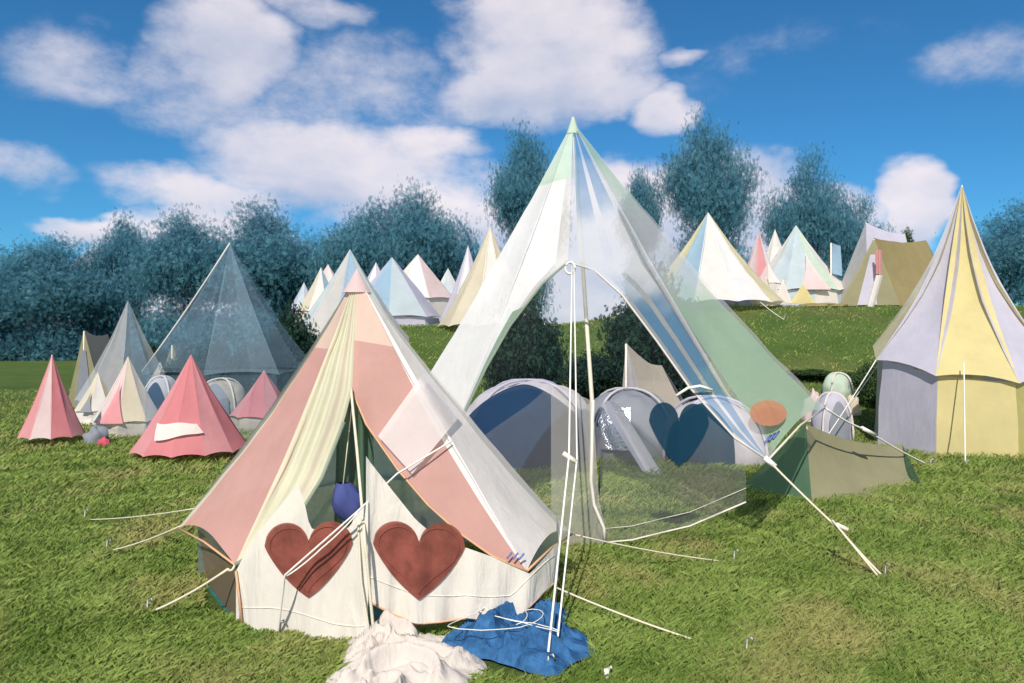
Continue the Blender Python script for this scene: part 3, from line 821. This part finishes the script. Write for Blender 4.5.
bell('small white tent with a dark doorway beyond the pale rose one', 98, 15.5, 372, 410, 22, ['white', 'cream'], ['white'], 8, .2, sag=.02, door=('grey_d', .5, .5, F_))
bell('tiny cream tent between the little white and the rose pink one', 160, 19, 362, 394, 18, ['cream', 'white'], ['cream'], 8, .5, sag=.02)
bell('pale lavender tent peeping out behind the wide ice blue one', 376, 33, 262, 300, 22, ['lav', 'lav_white'], ['lav'], 8, .2, sag=.02)
bell('small white tent between the white and rose one and the narrow lavender one', 448, 33, 268, 304, 22, ['white', 'ice'], ['white'], 8, .4, sag=.02)
bell('small cream tent on the crest between two striped tents on the slope', 738, 34, 254, 296, 16, ['cream', 'rosewhite'], ['cream'], 8, .2, sag=.02)
def white_cloth():
    apex = at(191, 354, 11.0); r = 56 * 11 / F; ez = EYE + (CY - 449) / F * 11
    def fn(u, v):
        a = F_ - .42 + .95 * u + .12 * v; q = .70 + .16 * v * (1 - .45 * u) + .008 * math.sin(u * 8)
        rr = r * q - .02 + .035 + .004 * math.sin(u * 15)
        return Vector((apex.x + rr * math.cos(a), apex.y + rr * math.sin(a), apex.z + (ez - apex.z) * q + .02))
    mb = MB().grid(fn, 16, 6)
    tag(mb.build('white_cloth', M['white']), 'white cloth drying across the front of the rose pink tent', 'cloth')
white_cloth()

# ------------------------------------------------------------------ ridge, wedge and dome tents
def wedge(label, pts_front, pts_back, mats, group='ridge tents on the field', name='ridge_tent', door=None):
    """ridge tent from front triangle (left, top, right) and back triangle"""
    c = sum((Vector(p) for p in pts_front + pts_back), Vector()) / 6; c.z = hgt(c.x, c.y)
    t = thing(name, label, 'tent', c, group)
    fl, ft, fr = [Vector(p) for p in pts_front]; bl, bt, br = [Vector(p) for p in pts_back]
    r = MB()
    def slope(a, b, c_, d):
        def fn(u, v):
            p = a.lerp(b, u).lerp(c_.lerp(d, u), v)
            return p + Vector((0, 0, -.10 * math.sin(math.pi * u) * (1 - v))) + Vector((0, 0, 1)) * wob(p, .02) - Vector((0, 0, .12 * math.sin(math.pi * v)))
        return fn
    r.grid(slope(ft, bt, fl, bl), 10, 8, 0); r.grid(slope(ft, bt, fr, br), 10, 8, 1)
    r.build('roof', [M[mats[0]], M[mats[1]]], t)
    e = MB()
    e.grid(lambda u, v: ft.lerp(fl.lerp(fr, u), v * .98 + .01), 8, 8, 0)
    e.build('front_panel', M[mats[2]], t)
    e = MB(); e.grid(lambda u, v: bt.lerp(bl.lerp(br, u), v * .98 + .01), 8, 8, 0); e.build('rear_panel', M[mats[2]], t)
    if door:
        off = Vector((0, -.03, 0)) if ft.y < bt.y else Vector((0, .03, 0))
        d = MB(); d.grid(lambda u, v: ft.lerp(fl.lerp(fr, door[1] + (door[2] - door[1]) * u), .25 + .73 * v) + off, 4, 6).build('door', M[door[0]], t)
    p = MB(); p.tube([ft - Vector((0, 0, .03)), Vector((ft.x, ft.y, hgt(ft.x, ft.y)))], .018, 6); p.build('pole', M['pole'], t)
    return t

def gnd(px, Y): x = (px - CX) / F * Y; return Vector((x, Y, hgt(x, Y)))
wedge('large white and lavender wedge tent in front of the brown one on the slope',
      [gnd(830, 27.5), at(866, 222, 26), gnd(868, 24)], [gnd(905, 29), at(905, 234, 26.5), gnd(925, 25)], ['white', 'lav', 'white'])
wedge('khaki brown ridge tent with an open front beside the yellow striped tent',
      [gnd(838, 22), at(874, 238, 22.5), gnd(900, 22)], [gnd(935, 24), at(926, 240, 25), gnd(960, 23)], ['tan', 'tan', 'olive_l'], door=('lav', .3, .62))
def pink_towel():
    mb = MB().grid(lambda u, v: at(876 + 6 * u, 250 + 24 * v, 21.9 + .05 * math.sin(u * 8)), 6, 8)
    tag(mb.build('pink_towel', M['rose_p']), 'pink towel hanging at the front of the khaki brown tent', 'towel')
    mb = MB().grid(lambda u, v: at(876 + 7 * u - 10 * v, 275 + 36 * v, 21.88 + .05 * math.sin(u * 8)), 6, 8)
    tag(mb.build('white_towel', M['white']), 'white strip of cloth hanging beneath the pink towel', 'towel')
pink_towel()
def flag():
    b = gnd(831, 27); t = thing('feather_flag', 'tall narrow blue flag between mint and white tents', 'flag', b)
    top = at(831, 243, 27)
    MB().tube([b, top], .03, 6).build('flag_pole', M['pole'], t)
    MB().grid(lambda u, v: top + Vector((.05 + .32 * u, .06 * math.sin(3 * v + 2 * u), -1.1 * v - .1 * u)), 6, 10).build('flag_cloth', M['sky_canvas'], t)
flag()
def pup(label, px, Y, top_py, hw, depth, mats, door=None, group='low ridge tents on the slope'):
    return wedge(label, [gnd(px - hw, Y), at(px, top_py, Y + .2), gnd(px + hw, Y)], [gnd(px - hw * .7, Y + depth), at(px + 2, top_py + 2, Y + depth), gnd(px + hw * .9, Y + depth)], mats, group, 'ridge_tent', door)
pup('low yellow ridge tent below the mint bell tent', 803, 25, 283, 15, 1.5, ['yellow', 'yellow_pale', 'yellow'])
pup('tiny white ridge tent left of the low yellow one', 783, 25.5, 279, 11, 1.2, ['white', 'rosewhite', 'white'])
pup('tiny cream ridge tent right of the blue striped bell tent', 766, 25, 276, 9, 1.2, ['cream', 'yellow_pale', 'cream'])
wedge('grey-beige tent peak seen through the doorway of the tallest tent',
      [gnd(618, 12.6), at(626, 342, 12.2), gnd(655, 11.9)], [gnd(690, 13.2), at(662, 366, 12.9), gnd(712, 12.4)], ['beige', 'beige', 'grey'])
wedge('beige frame tent at the far left behind the pale rose one',
      [gnd(66, 19), at(84, 330, 18.6), gnd(106, 18)], [gnd(96, 21), at(108, 334, 21), gnd(126, 20.5)], ['beige', 'beige', 'olive_l'], door=('grey_d', .25, .7))
wedge('tan ridge tent half hidden behind the see-through white tent',
      [gnd(152, 21), at(172, 344, 21), gnd(194, 21)], [gnd(160, 24), at(180, 346, 24), gnd(204, 24)], ['tan', 'beige', 'olive'], door=('grey_d', .25, .75))
# olive tent on the right, close
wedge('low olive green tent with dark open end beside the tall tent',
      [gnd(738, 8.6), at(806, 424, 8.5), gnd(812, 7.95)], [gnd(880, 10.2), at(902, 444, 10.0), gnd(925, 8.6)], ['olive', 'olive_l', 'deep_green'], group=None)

def dome(label, px, Y, top_py, hw, mats, doorpx=None, group='grey dome tents behind the tallest tent', depth=1.0, foil=None):
    c = gnd(px, Y); rx = hw * Y / F; hz = EYE + (CY - top_py) / F * Y - c.z
    t = thing('dome_tent', label, 'tent', c, group)
    def P(a, e, k=1.0):
        ca = math.cos(e) ** .75 if math.cos(e) > 0 else 0
        q = Vector((rx * math.cos(a) * ca, rx * depth * math.sin(a) * ca, hz * math.sin(e) ** .9 if e > 0 else 0)) * k
        return c + q - Vector((0, 0, .03))
    MB().grid(lambda u, v: (lambda q: q + (q - c).normalized() * (wob(q * 1.6, .05) - .03 * abs(math.sin(u * 4 * math.pi)) * (1 - v)))(P(u * 2 * math.pi, v * math.pi / 2)), 56, 20).build('shell', M[mats[0]], t)
    for a0 in (.75, 2.4):
        MB().tube([P(a0 if s > 0 else a0 + math.pi, e, 1.03) for s, e in [(1, x) for x in np.linspace(0, 1.57, 10)] + [(-1, x) for x in np.linspace(1.5, 0, 10)]], .02, 6).build('pole_sleeve', M[mats[2]], t)
    if doorpx:
        a0, a1, e1 = doorpx
        MB().grid(lambda u, v: P(a0 + (a1 - a0) * u, .02 + (e1 * math.sin(math.pi * (.15 + .7 * u))) * v, 1.055), 24, 14).build('door', M[mats[1]], t)
    if foil:
        a0, a1, e0, e1 = foil
        MB().grid(lambda u, v: P(a0 + (a1 - a0) * u, e0 + (e1 - e0) * v, 1.06 + .012 * math.sin(u * 20 + v * 13)), 14, 10).build('foil_window', M['foil'], t)
    return t
dome('grey dome tent with a big navy door seen through the tall tent', 528, 10.9, 380, 74, ['grey', 'navy', 'lav'], (F_ - 1.0, F_ + .75, 1.2))
dome('grey dome tent with silver foil window next to the navy door one', 628, 11.3, 388, 52, ['grey_d', 'navy', 'grey'], None, foil=(F_ - .75, F_ - .1, .15, .8))
dome('grey dome tent with teal door, rightmost of those seen through the tall tent', 712, 10.9, 396, 56, ['grey', 'heart_navy', 'lav'], (F_ - 1.1, F_ + .1, 1.1))
# awning strip of the middle dome
def awning():
    mb = MB().grid(lambda u, v: at(601 + 22 * u + 48 * v, 404 - 6 * math.sin(math.pi * u) + 78 * v + 6 * u, 10.2 - .9 * v + .06 * math.sin(math.pi * u)), 8, 12)
    tag(mb.build('awning', M['grey']), 'long grey awning flap slanting down before the foil window dome', 'awning')
awning()
dome('small pale green dome on the grass below the slope', 838, 15.5, 372, 15, ['mint', 'white', 'white'], None, 'small domes near the yellow striped tent')
dome('small grey-blue dome with a white edge near the corner of the tall tent', 832, 13.0, 392, 20, ['lav', 'grey_d', 'white'], (F_ - .5, F_ + .5, .9), 'small domes near the yellow striped tent')
dome('grey arched dome beside the little white tent at the left', 162, 15.5, 376, 20, ['grey', 'navy', 'white'], (F_ - .6, F_ + .6, 1.0), group=None)
dome('grey dome between the two rose pink tents', 222, 17, 378, 26, ['beige', 'grey_d', 'white'], (F_ - .6, F_ + .6, 1.0), group=None)

def bundle(name, label, cat, px, Y, w, h, mat, seed):
    c = gnd(px, Y)
    def fn(u, v):
        a = u * 2 * math.pi; e = v * math.pi / 2
        q = Vector((math.cos(a) * math.cos(e), math.sin(a) * math.cos(e), math.sin(e)))
        k = 1 + .35 * mnoise.noise(q * 1.8 + Vector((seed, 0, 0))) + .15 * mnoise.noise(q * 5 + Vector((seed, 3, 0)))
        return c + Vector((q.x * w * k, q.y * w * .8 * k, q.z * h * k - .02))
    return tag(MB().grid(fn, 20, 10).build(name, M[mat]), label, cat)
bundle('clothes_bundle', 'pinkish white bundle by the right tip of the tall tent', 'bundle', 815, 14.2, .26, .5, 'rosewhite', 1)
bundle('clothes_bundle', 'small cream bundle right of the pale green dome', 'bundle', 853, 14.6, .14, .38, 'cream', 2)
bundle('blue_sack', 'bright blue sack under the right tip of the tall tent', 'bag', 820, 11.8, .16, .22, 'sack_blue', 3)
bundle('blue_tarpaulin', 'flat blue-grey tarpaulin lying below the mint bell tent', 'tarpaulin', 800, 23.2, .9, .12, 'lav', 4)
bundle('brown_rug', 'brown rug in the grass below the khaki tent', 'rug', 822, 22.3, .7, .12, 'tan', 5)
bundle('luggage_pile', 'dark heap of luggage in the grass at the left camp', 'luggage', 97, 12.6, .22, .3, 'grey_d', 6)
bundle('red_bag', 'small red bag beside the dark heap of luggage', 'bag', 104, 12.2, .10, .16, 'red', 7)

# ------------------------------------------------------------------ trees
def leaf_mesh(name, lobes, sprays, per, leaf, seed, mat, spread=2.0):
    rng = np.random.default_rng(seed)
    P, S = [], []
    vol = np.array([l[3] * l[4] * l[5] for l in lobes]); vol = vol / vol.sum()
    for l, fr in zip(lobes, vol):
        n = int(sprays * fr) + 2
        d = rng.normal(size=(n, 3)); d /= np.linalg.norm(d, axis=1)[:, None]
        rad = rng.random(n) ** .45
        c = np.array(l[:3]) + d * rad[:, None] * np.array(l[3:6])
        bright = rng.normal(.45, .30, n)
        for k in range(n):
            q = c[k] + rng.normal(0, leaf * spread, (per, 3)) * np.array([1.3, 1.3, .7])
            P.append(q); S.append(np.clip(bright[k] + rng.normal(0, .05, per), 0, 1))
    P = np.concatenate(P); S = np.concatenate(S); k = len(P)
    a = rng.normal(size=(k, 3)); a /= np.linalg.norm(a, axis=1)[:, None]
    b = np.cross(a, rng.normal(size=(k, 3))); b /= np.linalg.norm(b, axis=1)[:, None]
    sz = leaf * (.6 + .8 * rng.random(k))[:, None]
    V = np.stack([P - a * sz, P + b * sz * .6, P + a * sz, P - b * sz * .6], 1)
    me = bpy.data.meshes.new(name)
    me.vertices.add(k * 4); me.vertices.foreach_set('co', V.ravel())
    me.loops.add(k * 4); me.loops.foreach_set('vertex_index', np.arange(k * 4, dtype=np.int32))
    me.polygons.add(k); me.polygons.foreach_set('loop_start', (np.arange(k) * 4).astype(np.int32))
    t = me.attributes.new('shade', 'FLOAT', 'POINT'); t.data.foreach_set('value', np.repeat(S, 4).astype(np.float32))
    me.update(calc_edges=True); me.validate(); me.materials.append(mat)
    return me

def trunk_mesh(h, r, seed):
    rnd = random.Random(seed); mb = MB()
    mb.tube([(0, 0, -.3), (.02 * h, 0, h * .3), (-.01 * h, .02 * h, h * .6), (0, 0, h * .85)], [r, r * .75, r * .45, r * .12], 8)
    for k in range(7):
        a = rnd.random() * 6.28; z = h * (.28 + .07 * k); L = h * (.30 - .02 * k)
        mb.tube([(0, 0, z), (math.cos(a) * L * .5, math.sin(a) * L * .5, z + L * .35), (math.cos(a) * L, math.sin(a) * L, z + L * .8)], [r * .35, r * .22, r * .06], 5)
    me = bpy.data.meshes.new('trunk'); me.from_pydata(mb.v, [], mb.f); me.materials.append(M['bark']); me.update(); return me

def lobes_for(kind, rnd):
    L = []
    if kind == 'round':
        L = [(0, 0, .62, .26, .26, .24), (.05, 0, .26, .24, .24, .20), (-.16, .1, .22, .16, .16, .2), (.2, -.05, .2, .15, .15, .18)] + [(.24 * math.cos(a), .24 * math.sin(a), .50 + .22 * rnd.random(), .17, .17, .14) for a in np.linspace(0, 5.4, 7)] + [(.06, .02, .84, .14, .14, .13), (-.1, 0, .8, .12, .12, .10)]
    elif kind == 'wide':
        L = [(0, 0, .50, .36, .3, .22), (0, 0, .22, .34, .3, .18), (-.3, 0, .2, .2, .2, .16), (.3, .1, .2, .2, .2, .16)] + [(.36 * math.cos(a), .3 * math.sin(a), .40 + .26 * rnd.random(), .2, .2, .16) for a in np.linspace(.3, 5.9, 8)] + [(.12, 0, .78, .16, .16, .14), (-.18, .05, .72, .15, .15, .12)]
    elif kind == 'cone':
        L = [(0, 0, .25 + .16 * k, .22 - .04 * k, .22 - .04 * k, .12) for k in range(5)]
    elif kind == 'bush':
        L = [(0, 0, .40, .42, .38, .38)] + [(.3 * math.cos(a), .28 * math.sin(a), .35 + .3 * rnd.random(), .22, .22, .22) for a in np.linspace(0, 5.3, 6)] + [(0, 0, .8, .2, .2, .17)]
    return L
CROWNS = {}
def crown(kind, var, mat, sprays, leaf):
    key = (kind, var, mat)
    if key not in CROWNS:
        rnd = random.Random(var * 7 + len(kind))
        CROWNS[key] = (leaf_mesh('crown', lobes_for(kind, rnd), sprays, 22 if mat == 'leaf_far' else 11, leaf, var * 13 + len(kind), M[mat], 2.6 if mat == 'leaf_far' else 2.0), trunk_mesh(.75, .028, var))
    return CROWNS[key]

def tree(label, px, Y, top_py, wide, kind, var, mat='leaf_far', group='hazy trees beyond the camp', sprays=1500, leaf=.017, name='tree', cat='tree', base_z=None):
    x = (px - CX) / F * Y; z0 = hgt(x, Y) if base_z is None else base_z
    H = EYE + (CY - top_py) / F * Y - z0
    t = thing(name, label, cat, Vector((x, Y, z0)), group)
    cm, tm = crown(kind, var, mat, sprays, leaf)
    nominal = {'round': .82, 'wide': 1.1, 'cone': .44, 'bush': 1.0}[kind]
    sx = wide * Y / F / nominal
    for nm, me in (('crown', cm), ('trunk', tm)):
        o = bpy.data.objects.new(nm, me); COL.objects.link(o); o.parent = t
        o.scale = (sx, sx, H / .96) if nm == 'crown' else (min(sx, H), min(sx, H), H * (.75 if mat == 'leaf_far' else 1))
        o.rotation_euler = (0, 0, (var * 1.7 + px * .37) % 6.28)
    return t
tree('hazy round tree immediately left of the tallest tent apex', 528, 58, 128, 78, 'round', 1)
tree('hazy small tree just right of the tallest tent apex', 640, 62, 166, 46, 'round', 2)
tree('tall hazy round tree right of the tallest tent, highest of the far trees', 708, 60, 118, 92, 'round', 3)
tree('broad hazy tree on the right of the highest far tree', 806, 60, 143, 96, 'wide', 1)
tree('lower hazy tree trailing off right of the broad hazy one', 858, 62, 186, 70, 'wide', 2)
tree('dark tree top behind the khaki tent', 905, 48, 228, 26, 'round', 2, 'leaf_mid')
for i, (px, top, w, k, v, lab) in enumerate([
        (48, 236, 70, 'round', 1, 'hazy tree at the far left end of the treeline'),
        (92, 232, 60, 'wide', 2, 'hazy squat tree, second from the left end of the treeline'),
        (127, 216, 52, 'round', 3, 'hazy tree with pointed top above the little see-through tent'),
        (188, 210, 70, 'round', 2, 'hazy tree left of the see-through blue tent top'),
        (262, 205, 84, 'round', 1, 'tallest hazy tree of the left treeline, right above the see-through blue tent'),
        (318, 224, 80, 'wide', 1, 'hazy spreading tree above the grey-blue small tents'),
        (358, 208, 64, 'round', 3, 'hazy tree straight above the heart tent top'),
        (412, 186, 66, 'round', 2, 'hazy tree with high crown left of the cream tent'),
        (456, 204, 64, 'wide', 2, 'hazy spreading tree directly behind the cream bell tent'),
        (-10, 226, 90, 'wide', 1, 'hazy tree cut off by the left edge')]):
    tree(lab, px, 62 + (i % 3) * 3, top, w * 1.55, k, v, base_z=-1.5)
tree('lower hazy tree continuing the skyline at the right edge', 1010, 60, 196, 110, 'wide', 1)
for px, Y, top, w, v, lab in [
        (186, 18.5, 352, 44, 1, 'dark bush left of the rose pink tent top'),
        (217, 17.5, 340, 46, 2, 'dark round bush right of the rose pink tent top'),
        (250, 18, 346, 50, 3, 'dark bush above the smaller rose pink tent'),
        (292, 17, 306, 70, 1, 'dark tall bush beside the heart tent roof'),
        (152, 22, 344, 44, 3, 'dark bush behind the see-through white tent')]:
    tree(lab, px, Y, top, w, 'bush', v, 'leaf_hedge', 'dark bushes behind the left camp', 1300, .026, 'bush', 'bush')
for px, Y, top, w, v, lab in [
        (524, 14.2, 286, 84, 2, 'dark bush on the left in the doorway of the tallest tent'),
        (655, 14.6, 268, 100, 1, 'dark bush on the right in the doorway of the tallest tent'),
        (592, 15.5, 352, 60, 3, 'low dark bush behind the pole of the tallest tent')]:
    tree(lab, px, Y, top, w, 'bush', v, 'leaf_hedge', 'dark bushes behind the domes', 1500, .022, 'bush', 'bush')
for px, Y, top, w, v, lab in [
        (812, 16.5, 369, 46, 1, 'low dark bush at the foot of the slope'), (846, 16.2, 372, 42, 2, 'low dark bush next to the foot of the slope one'),
        (872, 15.0, 362, 34, 3, 'low dark bush against the yellow striped tent')]:
    tree(lab, px, Y, top, w, 'bush', v, 'leaf_mid', 'low bushes below the slope', 1000, .028, 'bush', 'bush')
